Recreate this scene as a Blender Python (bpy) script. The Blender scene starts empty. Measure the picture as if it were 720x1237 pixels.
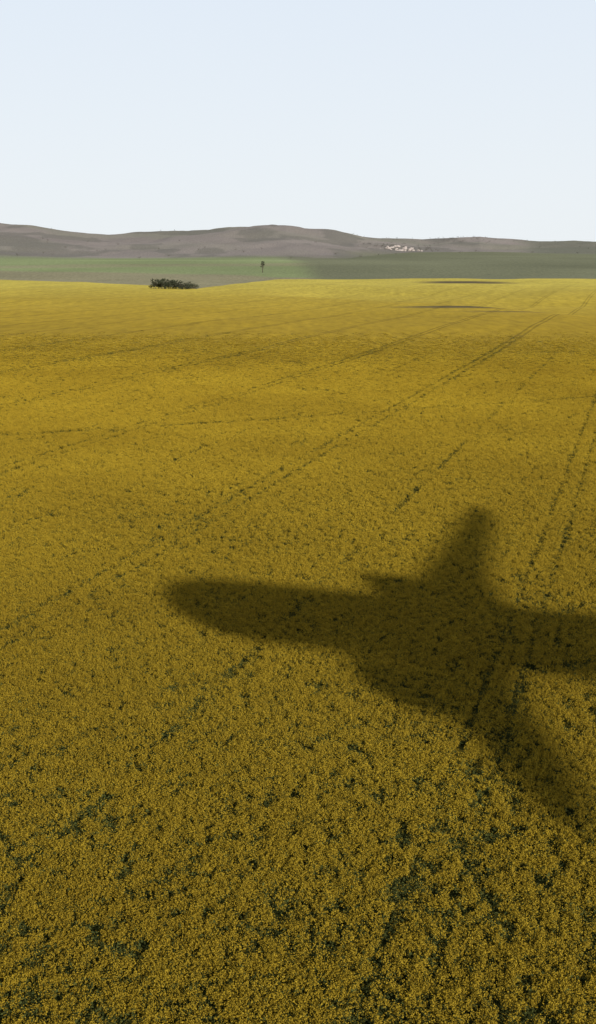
import bpy, math, random
import numpy as np
from mathutils import Vector, Matrix
random.seed(4); rng=np.random.default_rng(4)
scene=bpy.context.scene
scene.view_settings.view_transform='Standard'
scene.view_settings.look='None'
scene.view_settings.exposure=0

# ---------------------------------------------------------------- helpers
def hsh(ix,iy,seed):
    n=(ix.astype(np.int64)*374761393+iy.astype(np.int64)*668265263+seed*1442695041)&0xffffffff
    n=((n^(n>>13))*1274126177)&0xffffffff
    return ((n^(n>>16))&0xffff)/65535.0
def vn(x,y,seed=0):
    x=np.asarray(x,float);y=np.asarray(y,float)
    ix=np.floor(x);iy=np.floor(y);fx=x-ix;fy=y-iy
    fx=fx*fx*(3-2*fx);fy=fy*fy*(3-2*fy)
    a=hsh(ix,iy,seed);b=hsh(ix+1,iy,seed);c=hsh(ix,iy+1,seed);d=hsh(ix+1,iy+1,seed)
    return (a*(1-fx)+b*fx)*(1-fy)+(c*(1-fx)+d*fx)*fy
def fbm(x,y,seed=0,o=4):
    s=0;a=.5;t=0
    for i in range(o):
        s=s+a*vn(x*2**i,y*2**i,seed+i*17);t+=a;a*=.5
    return s/t
def sst(a,b,x):
    t=np.clip((x-a)/(b-a),0,1);return t*t*(3-2*t)

def new_mat(name):
    m=bpy.data.materials.new(name);m.use_nodes=True
    nt=m.node_tree;b=nt.nodes['Principled BSDF']
    b.inputs['Roughness'].default_value=.9
    b.inputs['Specular IOR Level'].default_value=.05
    return m,nt,b
def mesh_obj(name,verts,faces,mats,link=True,smooth=False,fm=None):
    me=bpy.data.meshes.new(name)
    me.from_pydata([tuple(v) for v in verts],[],faces)
    for m in mats: me.materials.append(m)
    if fm is not None: me.polygons.foreach_set('material_index',fm)
    if smooth: me.polygons.foreach_set('use_smooth',[True]*len(me.polygons))
    me.update()
    o=bpy.data.objects.new(name,me)
    if link: scene.collection.objects.link(o)
    return o

# ---------------------------------------------------------------- terrain
TB=math.radians(17.3); NX,NY=math.cos(TB),-math.sin(TB)   # tramline normal
def brow(t):   return np.interp(t,[-.6,-.04,.26,.6],[900,800,480,430])
def bound(t):  return np.interp(t,[-1,-.26,-.17,-.09,-.015,.1,.3,1],[1700,1480,1230,985,1480,1560,1500,1500])
def height(X,Y):
    t=X/np.maximum(Y,1)
    z=(fbm(X/90,Y/90,3,2)-.5)*2.4*sst(90,400,Y)
    br=brow(t); q=Y-br
    dip=sst(0,110,q)*(1-sst(170,420,q))
    z=z-4.5*dip*sst(-.06,.03,t)
    z=z+26*sst(1500,2700,Y)
    z=z-3*sst(0,60,Y-bound(t))*(1-sst(250,500,Y-bound(t)))
    nz=fbm(X/700,Y/700,9,4)-.5
    nf=fbm(X/160,Y/160,12,3)-.5
    ta=np.interp(t,[-2,-.6,-.2636,-.22,-.168,-.08,-.03,-.011,.0146,.073,.11,.161,.205,.2636,.5,2],
                 [.02,.026,.0312,.0260,.0213,.0254,.0284,.0286,.0245,.0190,.018,.0207,.0166,.0153,.018,.02])
    A=(ta*6000+24-26)
    fr=sst(3000,6000,Y); bk=1-sst(6000,8500,Y)
    ridge=A*np.where(Y<6000,fr**.9,bk)
    ridge=ridge+nz*80*sst(3200,4300,Y)*(1-sst(5300,5900,Y))+nf*18*sst(3200,4000,Y)*(1-sst(5600,6000,Y))
    ridge=ridge+14*np.exp(-((X/6000+.022)/.008)**2)*np.exp(-((Y-5900)/200)**2)
    tb=np.interp(t,[-.05,.007,.05,.1,.176,.2636,.6],[-.02,-.006,.003,.0075,.0078,.006,.006])
    Bz=(tb*3500+24-26)*np.exp(-((Y-3500)/650)**2)*sst(0,.04,t)
    mid=np.interp(t,[-.6,-.26,-.2,-.1,0,.1,.3],[.021,.021,.017,.0125,.015,.012,.013])
    C=(mid*4500+24-26)*np.exp(-((Y-4500)/600)**2)*(.85+.5*nz)
    return z+np.maximum(np.maximum(ridge,C),Bz)

tv=np.concatenate([np.linspace(-2.5,-.42,60,endpoint=False),np.linspace(-.42,.42,900),np.linspace(.42,2.5,61)[1:]])
yv=np.concatenate([[-60,-20,-5],np.exp(np.linspace(math.log(6),math.log(12000),1000))])
T,Yg=np.meshgrid(tv,yv)
Xg=T*np.maximum(Yg,30.0); Zg=height(Xg,np.maximum(Yg,6))
nr,nc=T.shape
V=np.stack([Xg,Yg,Zg],-1).reshape(-1,3)
Xf,Yf=V[:,0].copy(),V[:,1].copy();tf=Xf/np.maximum(Yf,30)
V[:,2]+=.42*sst(190,330,Yf)*(1-sst(0,8,Yf-bound(tf)))
idx=np.arange(nr*nc).reshape(nr,nc)
F=np.stack([idx[:-1,:-1],idx[:-1,1:],idx[1:,1:],idx[1:,:-1]],-1).reshape(-1,4)
me=bpy.data.meshes.new('ground')
me.vertices.add(len(V));me.vertices.foreach_set('co',V.ravel())
me.loops.add(F.size);me.loops.foreach_set('vertex_index',F.ravel().astype(np.int32))
me.polygons.add(len(F));me.polygons.foreach_set('loop_start',np.arange(0,F.size,4,dtype=np.int32))
me.update(calc_edges=True)
me.polygons.foreach_set('use_smooth',np.ones(len(F),bool))
def C3(r,g,b): return np.array([r,g,b])
col=np.zeros((len(V),3))
def mixc(col,c,m): return col*(1-m[:,None])+np.asarray(c)*m[:,None]
n1=fbm(Xf/260,Yf/260,31,4);n2=fbm(Xf/60,Yf/60,37,3)
under=C3(.034,.040,.009)
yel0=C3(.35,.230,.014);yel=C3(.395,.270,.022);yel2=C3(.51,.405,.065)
col[:]=under
d=NX*Xf+NY*Yf
canfar=sst(170,310,Yf+30*(n2-.5))
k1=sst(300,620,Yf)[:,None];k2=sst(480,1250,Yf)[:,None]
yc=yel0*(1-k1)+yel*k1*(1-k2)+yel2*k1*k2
yc=yc*(.90+.20*fbm(d/9,(Yf)/160,41,3))[:,None]
yc=yc*(.86+.28*fbm(Xf/45,Yf/70,43,3))[:,None]
col=col*(1-canfar[:,None])+yc*canfar[:,None]
def blob(x0,y0,rx,ry): return np.exp(-(((Xf-x0)/rx)**2+((Yf-y0)/ry)**2)**2)
hol=np.clip(blob(187,1260,50,95)+.95*blob(92,590,40,14)+.8*blob(104,540,26,7)+.7*blob(150,575,34,9),0,1)
col=mixc(col,C3(.11,.085,.04),np.clip(hol*(.65+.7*n2),0,1))
B=bound(tf); out=sst(-4,4,Yf-B)
g_green=C3(.225,.260,.115);g_tan=C3(.25,.225,.13);g_olive=C3(.165,.168,.095);g_mauve=C3(.245,.212,.185)
pas=np.zeros_like(col)+g_tan
pas=mixc(pas,g_green,sst(1750,1830,Yf+ (tf+.1)*900))
pas=mixc(pas,g_tan*1.05,sst(2150,2190,Yf-tf*500)*(1-sst(2300,2340,Yf-tf*500))*.7)
pas=mixc(pas,C3(.255,.29,.14),sst(2500,2560,Yf+tf*1500)*(1-sst(2900,2960,Yf+tf*500)))
pas=mixc(pas,g_olive,sst(.0,.03,tf+ (Yf-1600)/60000))
pas=pas*(.74+.52*n1)[:,None]
hm=sst(3150,3500,Yf+250*(n1-.5)+tf*0)
hill=g_mauve*(.82+.36*n1)[:,None]  # distance haze is put into the hill colour as a muted mauve
hill=mixc(hill,C3(.20,.195,.14),np.clip((fbm(Xf/500,Yf/900,51,4)-.5)*5,0,1)*.6)
hill=mixc(hill,C3(.15,.14,.115),sst(.54,.62,fbm(Xf/180,Yf/400,55,4))*.65)
hill=mixc(hill,g_olive*1.05,sst(.03,.08,tf)*(1-sst(3700,4000,Yf))*.85)
hill=mixc(hill,C3(.155,.155,.11),sst(.19,.215,tf+(n1-.5)*.02)*.75)
pas=pas*(1-hm[:,None])+hill*hm[:,None]
col=col*(1-out[:,None])+pas*out[:,None]
att=me.color_attributes.new('region','FLOAT_COLOR','POINT')
att.data.foreach_set('color',np.concatenate([col,np.ones((len(V),1))],1).ravel())
at2=me.attributes.new('crop','FLOAT','POINT');at2.data.foreach_set('value',canfar*(1-out)*(1-.7*sst(500,1200,Yf)))
gm,nt,bs=new_mat('ground_soil')
def nd(t,**k):
    q=nt.nodes.new(t)
    for a_,b_ in k.items(): setattr(q,a_,b_)
    return q
def mth(op,a_,b_=None,c_=None):
    q=nd('ShaderNodeMath',operation=op)
    for i,v in enumerate((a_,b_,c_)):
        if v is None: continue
        if isinstance(v,(int,float)): q.inputs[i].default_value=v
        else: nt.links.new(v,q.inputs[i])
    return q.outputs[0]
a=nd('ShaderNodeAttribute',attribute_name='region');ac=nd('ShaderNodeAttribute',attribute_name='crop')
geo=nd('ShaderNodeNewGeometry')
mp=nd('ShaderNodeMapping');mp.inputs['Rotation'].default_value=(0,0,TB);mp.inputs['Scale'].default_value=(1,.25,1)
ns=nd('ShaderNodeTexNoise');ns.inputs['Scale'].default_value=.25;ns.inputs['Detail'].default_value=8;ns.inputs['Roughness'].default_value=.7
mr=nd('ShaderNodeMapRange');mr.inputs['From Min'].default_value=.3;mr.inputs['From Max'].default_value=.7;mr.inputs['To Min'].default_value=.72;mr.inputs['To Max'].default_value=1.24
nt.links.new(geo.outputs['Position'],mp.inputs['Vector']);nt.links.new(mp.outputs[0],ns.inputs['Vector'])
nt.links.new(ns.outputs['Fac'],mr.inputs['Value'])
dp=nd('ShaderNodeVectorMath',operation='DOT_PRODUCT');dp.inputs[1].default_value=(NX,NY,0)
nt.links.new(geo.outputs['Position'],dp.inputs[0])
wv=mth('ADD',dp.outputs['Value'],6.5+16)
fr_=mth('WRAP',wv,32.0,0.0)
dd_=mth('ABSOLUTE',mth('SUBTRACT',mth('ABSOLUTE',mth('SUBTRACT',fr_,16.0)),1.0))
ln=nd('ShaderNodeMapRange',interpolation_type='SMOOTHSTEP');nt.links.new(dd_,ln.inputs['Value'])
ln.inputs['From Min'].default_value=.15;ln.inputs['From Max'].default_value=.8;ln.inputs['To Min'].default_value=.36;ln.inputs['To Max'].default_value=0
dk=mth('SUBTRACT',1.0,mth('MULTIPLY',ln.outputs[0],ac.outputs['Fac']))
sc_=mth('MULTIPLY',mr.outputs[0],dk)
mx=nd('ShaderNodeVectorMath',operation='SCALE')
nt.links.new(a.outputs['Color'],mx.inputs[0]);nt.links.new(sc_,mx.inputs['Scale'])
nt.links.new(mx.outputs[0],bs.inputs['Base Color'])
me.materials.append(gm)
ground=bpy.data.objects.new('ground',me);scene.collection.objects.link(ground)

# ---------------------------------------------------------------- canola plants
def var_mat(name,c1,c2,scale=.12,far_lighten=False):
    m,nt,b=new_mat(name)
    oi=nt.nodes.new('ShaderNodeObjectInfo')
    g=nt.nodes.new('ShaderNodeNewGeometry')
    n=nt.nodes.new('ShaderNodeTexNoise');n.inputs['Scale'].default_value=scale;n.inputs['Detail'].default_value=6
    ad=nt.nodes.new('ShaderNodeMath');ad.operation='MULTIPLY_ADD';ad.inputs[1].default_value=.45
    sb=nt.nodes.new('ShaderNodeMapRange');sb.inputs['From Min'].default_value=.3;sb.inputs['From Max'].default_value=.7;sb.inputs['To Max'].default_value=.6
    rp=nt.nodes.new('ShaderNodeMixRGB');rp.inputs[1].default_value=(*c1,1);rp.inputs[2].default_value=(*c2,1)
    nt.links.new(g.outputs['Position'],n.inputs['Vector']);nt.links.new(n.outputs['Fac'],sb.inputs['Value'])
    nt.links.new(oi.outputs['Random'],ad.inputs[0]);nt.links.new(sb.outputs[0],ad.inputs[2])
    nt.links.new(ad.outputs[0],rp.inputs[0])
    out=rp.outputs[0]
    if far_lighten: # petal colour lightened with distance to offset self-shading of far plants
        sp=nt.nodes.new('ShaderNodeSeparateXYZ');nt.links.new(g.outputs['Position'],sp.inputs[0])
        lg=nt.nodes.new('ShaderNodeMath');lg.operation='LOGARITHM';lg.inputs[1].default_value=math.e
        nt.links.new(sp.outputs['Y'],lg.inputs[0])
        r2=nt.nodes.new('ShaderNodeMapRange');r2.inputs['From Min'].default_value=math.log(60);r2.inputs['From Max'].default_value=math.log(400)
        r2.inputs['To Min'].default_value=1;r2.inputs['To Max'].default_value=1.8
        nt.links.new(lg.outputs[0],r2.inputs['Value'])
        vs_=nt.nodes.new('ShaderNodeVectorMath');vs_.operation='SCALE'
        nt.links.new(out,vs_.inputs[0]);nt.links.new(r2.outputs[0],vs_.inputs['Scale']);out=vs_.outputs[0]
    nt.links.new(out,b.inputs['Base Color'])
    return m
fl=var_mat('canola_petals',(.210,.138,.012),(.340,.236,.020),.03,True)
lf=var_mat('canola_leaves',(.040,.046,.013),(.080,.088,.022))
coll=bpy.data.collections.new('canola_plants')
def quad(vs,fs,c,s,n=None):
    if n is None: n=Vector((random.gauss(0,1),random.gauss(0,1),random.gauss(0,1)+.5)).normalized()
    u=n.orthogonal().normalized();w=n.cross(u);a=random.random()*6.28
    u,w=u*math.cos(a)+w*math.sin(a),w*math.cos(a)-u*math.sin(a)
    i=len(vs);asp=random.uniform(.6,1)
    vs+= [c+u*s,c+w*s*asp,c-u*s,c-w*s*asp];fs.append((i,i+1,i+2,i+3))
for k in range(9):
    vs=[];fs=[];fm=[]
    if k<7:
        for h in range(12):
            a=random.random()*6.28;r=.19*math.sqrt(random.random())
            c=Vector((r*math.cos(a),r*math.sin(a),random.uniform(.33,.49)-r*.25))
            for q in range(5):
                quad(vs,fs,c+Vector((random.gauss(0,.022),random.gauss(0,.022),random.uniform(-.06,.06))),random.uniform(.016,.029));fm.append(0)
    for q in range(14 if k<7 else 30):
        a=random.random()*6.28;r=.2*math.sqrt(random.random())
        quad(vs,fs,Vector((r*math.cos(a),r*math.sin(a),random.uniform(.03,.33))),random.uniform(.03,.06));fm.append(1)
    if k>=7:
        for q in range(8):
            a=random.random()*6.28;r=.18*math.sqrt(random.random())
            quad(vs,fs,Vector((r*math.cos(a),r*math.sin(a),random.uniform(.25,.42))),random.uniform(.018,.03));fm.append(0)
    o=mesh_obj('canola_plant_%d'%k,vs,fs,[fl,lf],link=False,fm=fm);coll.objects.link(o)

# scatter
Y1=90.0;TW=.38;YE=400.0
y=rng.uniform(27,Y1,500000);x=rng.uniform(-TW*Y1,TW*Y1,500000)
k=np.abs(x)<TW*y+1;x=x[k];y=y[k]
area=(Y1**2-27**2)*TW
want=min(int(27*area),len(x));x=x[:want];y=y[:want]
NF=270000;Um=YE/Y1
yf=Y1*(1+rng.random(NF)*(Um**.4-1))**2.5;xf=rng.uniform(-TW,TW,NF)*yf
x=np.concatenate([x,xf]);y=np.concatenate([y,yf]);s=np.maximum(1,y/Y1)**.8
dn=NX*x+NY*y
row=.38
ph=dn/row-np.floor(dn/row)-.5
near=1-sst(90,200,y)
shift=-ph*row*.40*near
x=x+NX*shift;y=y+NY*shift;dn=dn+shift
al=-NY*x+NX*y
low=np.zeros(len(x),bool)
r=rng.random(len(x))
keep=np.ones(len(x),bool)
for off in np.arange(-6.5-32*12,400,32):
    for w in (-1.0,1.0):
        e=off+w+ (vn(al/14,al*0+off,77)-.5)*.3
        dd=np.abs(dn-e)
        wid=.11+.16*s
        p=(.50 if off<-7 else .45)+.5*vn(al/5,dn*0+off+w*3,5)
        low|=((dd<wid)&(r<p))
dd=np.abs(dn+22);low|=((dd<.25+.08*s)&(vn(al/5,dn*0,8)>.42)&(r<.8))
dd=np.abs(dn+54);low|=((dd<.25+.06*s)&(vn(al/7,dn*0,9)>.5)&(r<.6))
yc=np.interp(x,[-120,-41.8,-7.6,53.8,140],[128,152.6,167.7,198,246])+(vn(x/12,x*0,3)-.5)*2
low|=((np.abs(y-yc)<1.05)&(r<.58+.4*vn(x/8,x*0,6)))
yc2=np.interp(x,[-120,-20,60],[225,262,300])
low|=((np.abs(y-yc2)<.9)&(r<.3))
g=fbm(x/.42,y/.42,21,3);g2=fbm(dn/.38,al/1.2,22,2);big=fbm(x/14,y/14,25,3)
thr=.660-.11*(big-.5)*2
thr=thr-.050*(1-sst(35,80,y))-.045*np.exp(-((dn+5)/5)**2)*(1-sst(60,110,y))+.03*sst(80,150,y)
low|=((.5*g+.5*g2>thr)&(s<2.5))
g3=fbm(x/6,y/6,29,3)
low|=((g3>.72)&(r<.25))
keep&= r<1-sst(230,390,y)
x=x[keep];y=y[keep];s=s[keep];low=low[keep]
z=height(x,y)+.42*sst(190,330,y)*.85
s=s*rng.uniform(.84,1.28,len(s))
print('plants',len(x),'near',want)
pm=bpy.data.meshes.new('canola_field');pm.vertices.add(len(x))
pm.vertices.foreach_set('co',np.stack([x,y,z],1).ravel())
at=pm.attributes.new('sc','FLOAT_VECTOR','POINT')
hz=np.minimum(s,1.4)*rng.uniform(.8,1.15,len(s))*np.where(low,.62,1)*(1-.6*sst(180,330,y))
at.data.foreach_set('vector',np.stack([s,s,hz],1).ravel())
at=pm.attributes.new('rt','FLOAT_VECTOR','POINT')
at.data.foreach_set('vector',np.stack([rng.normal(0,.1,len(s)),rng.normal(0,.1,len(s)),rng.uniform(0,6.28,len(s))],1).ravel())
at=pm.attributes.new('vi','INT','POINT')
at.data.foreach_set('value',np.where(low,rng.integers(7,9,len(s)),rng.integers(0,7,len(s))).astype(np.int32))
field=bpy.data.objects.new('canola_field',pm);scene.collection.objects.link(field)
ng=bpy.data.node_groups.new('scatter','GeometryNodeTree')
ng.interface.new_socket('Geometry',in_out='INPUT',socket_type='NodeSocketGeometry')
ng.interface.new_socket('Geometry',in_out='OUTPUT',socket_type='NodeSocketGeometry')
gi=ng.nodes.new('NodeGroupInput');go=ng.nodes.new('NodeGroupOutput')
ip=ng.nodes.new('GeometryNodeInstanceOnPoints');ci=ng.nodes.new('GeometryNodeCollectionInfo')
ci.inputs['Collection'].default_value=coll;ci.inputs['Separate Children'].default_value=True;ci.inputs['Reset Children'].default_value=True
ip.inputs['Pick Instance'].default_value=True
def na(n,t='FLOAT_VECTOR'):
    q=ng.nodes.new('GeometryNodeInputNamedAttribute');q.data_type=t;q.inputs['Name'].default_value=n;return q
a1=na('sc');a2=na('rt');a3=na('vi','INT')
L=ng.links
L.new(gi.outputs[0],ip.inputs['Points']);L.new(ci.outputs[0],ip.inputs['Instance'])
L.new([o for o in a3.outputs if o.enabled and o.name=='Attribute'][0],ip.inputs['Instance Index'])
L.new(a1.outputs[0],ip.inputs['Scale']);L.new(a2.outputs[0],ip.inputs['Rotation']);L.new(ip.outputs[0],go.inputs[0])
md=field.modifiers.new('scatter','NODES');md.node_group=ng

# ---------------------------------------------------------------- trees
bark,_,bb=new_mat('bark');bb.inputs['Base Color'].default_value=(.07,.055,.04,1)
leafm=var_mat('tree_leaves',(.030,.035,.021),(.060,.066,.038),.6)
def limb(vs,fs,p,q,r0,r1,n=7):
    d=(q-p).normalized();u=d.orthogonal().normalized();w=d.cross(u);i=len(vs)
    for c,r in ((p,r0),(q,r1)):
        for k in range(n):
            a=k*2*math.pi/n;vs.append(c+u*r*math.cos(a)+w*r*math.sin(a))
    for k in range(n): fs.append((i+k,i+(k+1)%n,i+n+(k+1)%n,i+n+k))
def make_tree(vs,fs,fm,base,h,wd,trunk=.3,leaves=900):
    n0=len(fs)
    top=base+Vector((random.uniform(-.3,.3),random.uniform(-.3,.3),h*.6))
    limb(vs,fs,base-Vector((0,0,.3)),top,h*.035,h*.018)
    cl=[]
    for k in range(9):
        a=k*2.4+random.random();q=base+Vector((math.cos(a)*wd*random.uniform(.25,.5),math.sin(a)*wd*random.uniform(.25,.5),h*random.uniform(trunk+.15,.92)))
        p=base.lerp(top,random.uniform(.45,1));limb(vs,fs,p,q,h*.013,h*.005,5);cl.append(q)
    fm+= [0]*(len(fs)-n0)
    for k in range(leaves):
        c=random.choice(cl);r=wd*.2
        v=Vector((random.gauss(0,r*.6),random.gauss(0,r*.6),random.gauss(0,r*.42)))
        p=c+v
        if p.z<base.z+h*trunk*.6: continue
        quad(vs,fs,p,random.uniform(.2,.42)*h/7);fm.append(1)
def gz(x,y): return float(height(np.array([float(x)]),np.array([float(y)]))[0])
vs=[];fs=[];fm=[]
Yt=975
for k in range(18):
    tt=-.129+.0365*(k/17)+random.uniform(-.001,.001);Y_=Yt+random.uniform(-6,10);X_=tt*Y_
    hh=random.uniform(6.2,9.5)*(1.0 if k<12 else .72)
    make_tree(vs,fs,fm,Vector((X_,Y_,gz(X_,Y_))),hh,random.uniform(5.5,8),.05,480)
mesh_obj('tree_thicket',vs,fs,[bark,leafm],fm=fm)
vs=[];fs=[];fm=[]
Y_=1850;X_=-.0315*Y_
make_tree(vs,fs,fm,Vector((X_,Y_,gz(X_,Y_))),19,8,.35,110)
mesh_obj('eucalyptus_tree',vs,fs,[bark,leafm],fm=fm)
vs=[];fs=[];fm=[]
for k in range(190):
    m=random.random()
    if m<.4: tt=random.gauss(.095,.02);Y_=random.gauss(4300,130)
    elif m<.7: tt=random.gauss(.14,.03);Y_=random.gauss(5600,160)
    else: tt=random.uniform(-.26,.26);Y_=random.uniform(3100,5600)
    X_=tt*Y_;make_tree(vs,fs,fm,Vector((X_,Y_,gz(X_,Y_))),random.uniform(6,10),random.uniform(8,16),.05,50)
mesh_obj('distant_trees',vs,fs,[bark,leafm],fm=fm)
rk,nt,rb=new_mat('pale_rock');rb.inputs['Base Color'].default_value=(.44,.38,.34,1)
vs=[];fs=[]
for k in range(34):
    tt=random.gauss(.092,.008);Y_=random.gauss(4230,70);X_=tt*Y_;c=Vector((X_,Y_,gz(X_,Y_)+2));r=random.uniform(4,9)
    i=len(vs);n=8
    for lev,(rr,zz) in enumerate(((1,-.3),(.9,.25),(.45,.5))):
        for j in range(n):
            a=j*2*math.pi/n;q=r*rr*random.uniform(.75,1.2);vs.append(c+Vector((q*math.cos(a),q*math.sin(a)*.8,r*zz*random.uniform(.7,1.2))))
    for lev in range(2):
        for j in range(n): fs.append((i+lev*n+j,i+lev*n+(j+1)%n,i+(lev+1)*n+(j+1)%n,i+(lev+1)*n+j))
    fs.append(tuple(i+2*n+j for j in range(n)))
mesh_obj('rock_outcrop',vs,fs,[rk])

# ---------------------------------------------------------------- sun + hazy sky
EL=math.radians(25);AZ=math.radians(150)
sunv=Vector((math.sin(AZ)*math.cos(EL),math.cos(AZ)*math.cos(EL),math.sin(EL)))
ld=bpy.data.lights.new('sun','SUN');ld.energy=4.6;ld.angle=math.radians(.6);ld.color=(1,.95,.88)
sun=bpy.data.objects.new('sun',ld);sun.rotation_euler=(-sunv).to_track_quat('-Z','Y').to_euler();scene.collection.objects.link(sun)
w=bpy.data.worlds.new('World');scene.world=w;w.use_nodes=True
nt=w.node_tree;bg=nt.nodes['Background'];sk=nt.nodes.new('ShaderNodeTexSky');sk.sky_type='NISHITA'
sk.sun_disc=False;sk.sun_elevation=EL;sk.sun_rotation=AZ;sk.air_density=1.0;sk.dust_density=2.0;sk.ozone_density=1.0;sk.altitude=100
ST=.08
tc=nt.nodes.new('ShaderNodeTexCoord');sx=nt.nodes.new('ShaderNodeSeparateXYZ')
nt.links.new(tc.outputs['Generated'],sx.inputs[0])
# haze layer: milky near the horizon, thinning overhead
hz1=nt.nodes.new('ShaderNodeMapRange');hz1.interpolation_type='SMOOTHSTEP'
hz1.inputs['From Min'].default_value=.22;hz1.inputs['From Max'].default_value=.60;hz1.inputs['To Min'].default_value=.94;hz1.inputs['To Max'].default_value=.24
hc=nt.nodes.new('ShaderNodeMapRange');hc.inputs['From Max'].default_value=.22
cm=nt.nodes.new('ShaderNodeMixRGB');cm.inputs[1].default_value=(.885/ST,.93/ST,.955/ST,1);cm.inputs[2].default_value=(.79/ST,.87/ST,.965/ST,1)
nz=nt.nodes.new('ShaderNodeMixRGB')
nt.links.new(sx.outputs['Z'],hz1.inputs['Value']);nt.links.new(sx.outputs['Z'],hc.inputs['Value'])
nt.links.new(hc.outputs[0],cm.inputs[0]);nt.links.new(hz1.outputs[0],nz.inputs[0])
nt.links.new(sk.outputs[0],nz.inputs[1]);nt.links.new(cm.outputs[0],nz.inputs[2])
nt.links.new(nz.outputs[0],bg.inputs['Color']);bg.inputs['Strength'].default_value=ST

# ---------------------------------------------------------------- airplane (flying over, behind the viewer)
paint,_,pb=new_mat('white_paint');pb.inputs['Base Color'].default_value=(.8,.8,.8,1);pb.inputs['Roughness'].default_value=.35
grey,_,pb=new_mat('grey_metal');pb.inputs['Base Color'].default_value=(.35,.36,.38,1);pb.inputs['Metallic'].default_value=.6;pb.inputs['Roughness'].default_value=.4
glass,_,pb=new_mat('dark_glass');pb.inputs['Base Color'].default_value=(.02,.02,.025,1);pb.inputs['Roughness'].default_value=.1
alt=68.0
kx,ky=-sunv.x/sunv.z,-sunv.y/sunv.z
nose=Vector((-9.2-kx*alt,76.2-ky*alt,alt))
bank=math.radians(9.8)
A=Vector((.952,-.305,0)).normalized();S0=Vector((-A.y,A.x,0));S=S0*math.cos(bank)+Vector((0,0,1))*math.sin(bank);U=A.cross(S)
M=Matrix(((A.x,S.x,U.x,nose.x),(A.y,S.y,U.y,nose.y),(A.z,S.z,U.z,nose.z),(0,0,0,1)))
air=bpy.data.objects.new('airplane',None);scene.collection.objects.link(air);air.matrix_world=M
def part(name,vs,fs,mat,smooth=True):
    o=mesh_obj(name,vs,fs,[mat],smooth=smooth);o.parent=air;return o
def revolve(prof,cy,cz,n=32,lift=None):
    vs=[];fs=[]
    for i,(a,r) in enumerate(prof):
        dz=lift[i] if lift else 0
        for k in range(n):
            th=k*2*math.pi/n;vs.append(Vector((a,cy+r*math.cos(th),cz+dz+r*math.sin(th))))
    for i in range(len(prof)-1):
        for k in range(n): fs.append((i*n+k,i*n+(k+1)%n,(i+1)*n+(k+1)%n,(i+1)*n+k))
    fs.append(tuple(range(n))[::-1]);fs.append(tuple((len(prof)-1)*n+k for k in range(n)))
    return vs,fs
prof=[(0,.3),(.2,1.2),(.8,2.1),(1.8,2.9),(3.2,3.4),(5.5,3.65),(9,3.7),(32,3.6),(38,3.4),(44,2.7),(50,1.8),(55,1.0),(58,.4)]
lift=[-.3,-.3,-.25,-.2,-.1,0,0,0,.2,.8,1.5,2.1,2.4]
vs,fs=revolve(prof,0,0,36,lift);part('fuselage',vs,fs,paint)
def wing(name,secs,mat=paint):
    n=12;vs=[];fs=[]
    for (la,ch,b,c,th) in secs:
        for k in range(n):
            an=k*2*math.pi/n;u=.5-.5*math.cos(an);tz=th*math.sin(an)*(1-u*.6)*.5
            vs.append(Vector((la+u*ch,b,c+tz)))
    for i in range(len(secs)-1):
        for k in range(n): fs.append((i*n+k,i*n+(k+1)%n,(i+1)*n+(k+1)%n,(i+1)*n+k))
    fs.append(tuple(range(n)));fs.append(tuple((len(secs)-1)*n+k for k in range(n)))
    return part(name,vs,fs,mat)
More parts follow.
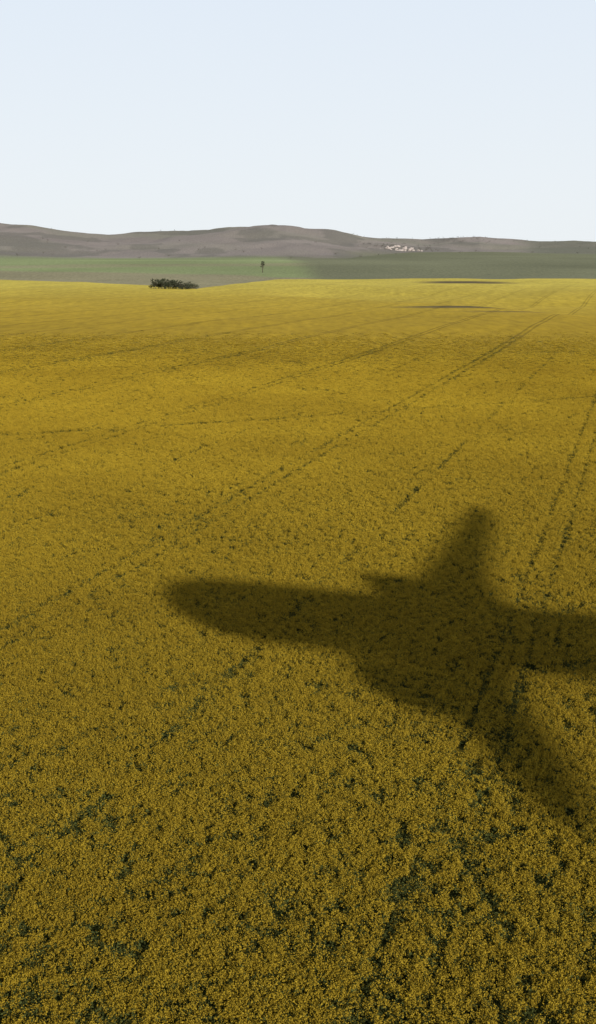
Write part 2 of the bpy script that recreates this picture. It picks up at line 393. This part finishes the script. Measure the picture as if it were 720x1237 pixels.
for sg,nm in ((1,'starboard'),(-1,'port')):
    def cz(b): return -1+.245*b
    wing('wing_'+nm,[(12.4,10.4,0,-1,1.3),(17.0,7.2,sg*5.3,cz(5.3),1.0),(20.0,5.3,sg*10,cz(10),.7),(26.4,3.8,sg*20,cz(20),.45),(28.8,2.6,sg*23.4,cz(23.4),.3),(30.4,.9,sg*25.4,cz(25.4),.15)])
    vs,fs=revolve([(14.0,1.8),(14.3,2.15),(16,2.25),(18.5,2.0),(20,1.3),(20.8,.8)],sg*7.35,-1.15,24);part('engine_'+nm,vs,fs,grey)
    wing('engine_pylon_'+nm,[(15.5,6,sg*7.1,-.5,.6),(16.5,5,sg*7.4,cz(7.4),.5)],grey)
    wing('tailplane_'+nm,[(48,5.5,0,1.6,.6),(53.5,2.2,sg*9.5,2.6,.25)])
vs=[];fs=[];n=12
secs=[(45,9,1.5,.8),(54,3.4,10.5,.35)]
for (la,ch,h,th) in secs:
    for k in range(n):
        an=k*2*math.pi/n;u=.5-.5*math.cos(an);vs.append(Vector((la+u*ch,th*math.sin(an)*(1-u*.6)*.5,h)))
for k in range(n): fs.append((k,(k+1)%n,n+(k+1)%n,n+k))
fs.append(tuple(range(n)));fs.append(tuple(n+k for k in range(n)))
part('tail_fin',vs,fs,paint)
vs=[];fs=[]
for a in (-50,-30,-10,10,30,50):
    i=len(vs)
    for (aa,rr,da) in ((1.7,2.86,-8),(1.7,2.86,8),(2.9,3.36,7),(2.9,3.36,-7)):
        th=math.radians(90+a+da) ;vs.append(Vector((aa,rr*math.cos(th),-.15+rr*math.sin(th))))
    fs.append((i,i+1,i+2,i+3))
for sg in (1,-1):
    for k in range(46):
        a=7.5+k*.72;i=len(vs)
        for da,hh in ((-.13,.35),(.13,.35),(.13,.8),(-.13,.8)):
            vs.append(Vector((a+da,sg*(math.sqrt(3.7**2-hh*hh)+.015),hh)))
        fs.append((i,i+1,i+2,i+3))
part('windows',vs,fs,glass,False)

# ---------------------------------------------------------------- camera
cd=bpy.data.cameras.new('camera');cam=bpy.data.objects.new('camera',cd);scene.collection.objects.link(cam)
cd.sensor_fit='VERTICAL';cd.sensor_height=24;cd.lens=24*1326/1237;cd.clip_end=30000;cd.clip_start=.5
cam.location=(0,0,24.3);cam.rotation_euler=(math.radians(90-12.89),0,0)
scene.camera=cam
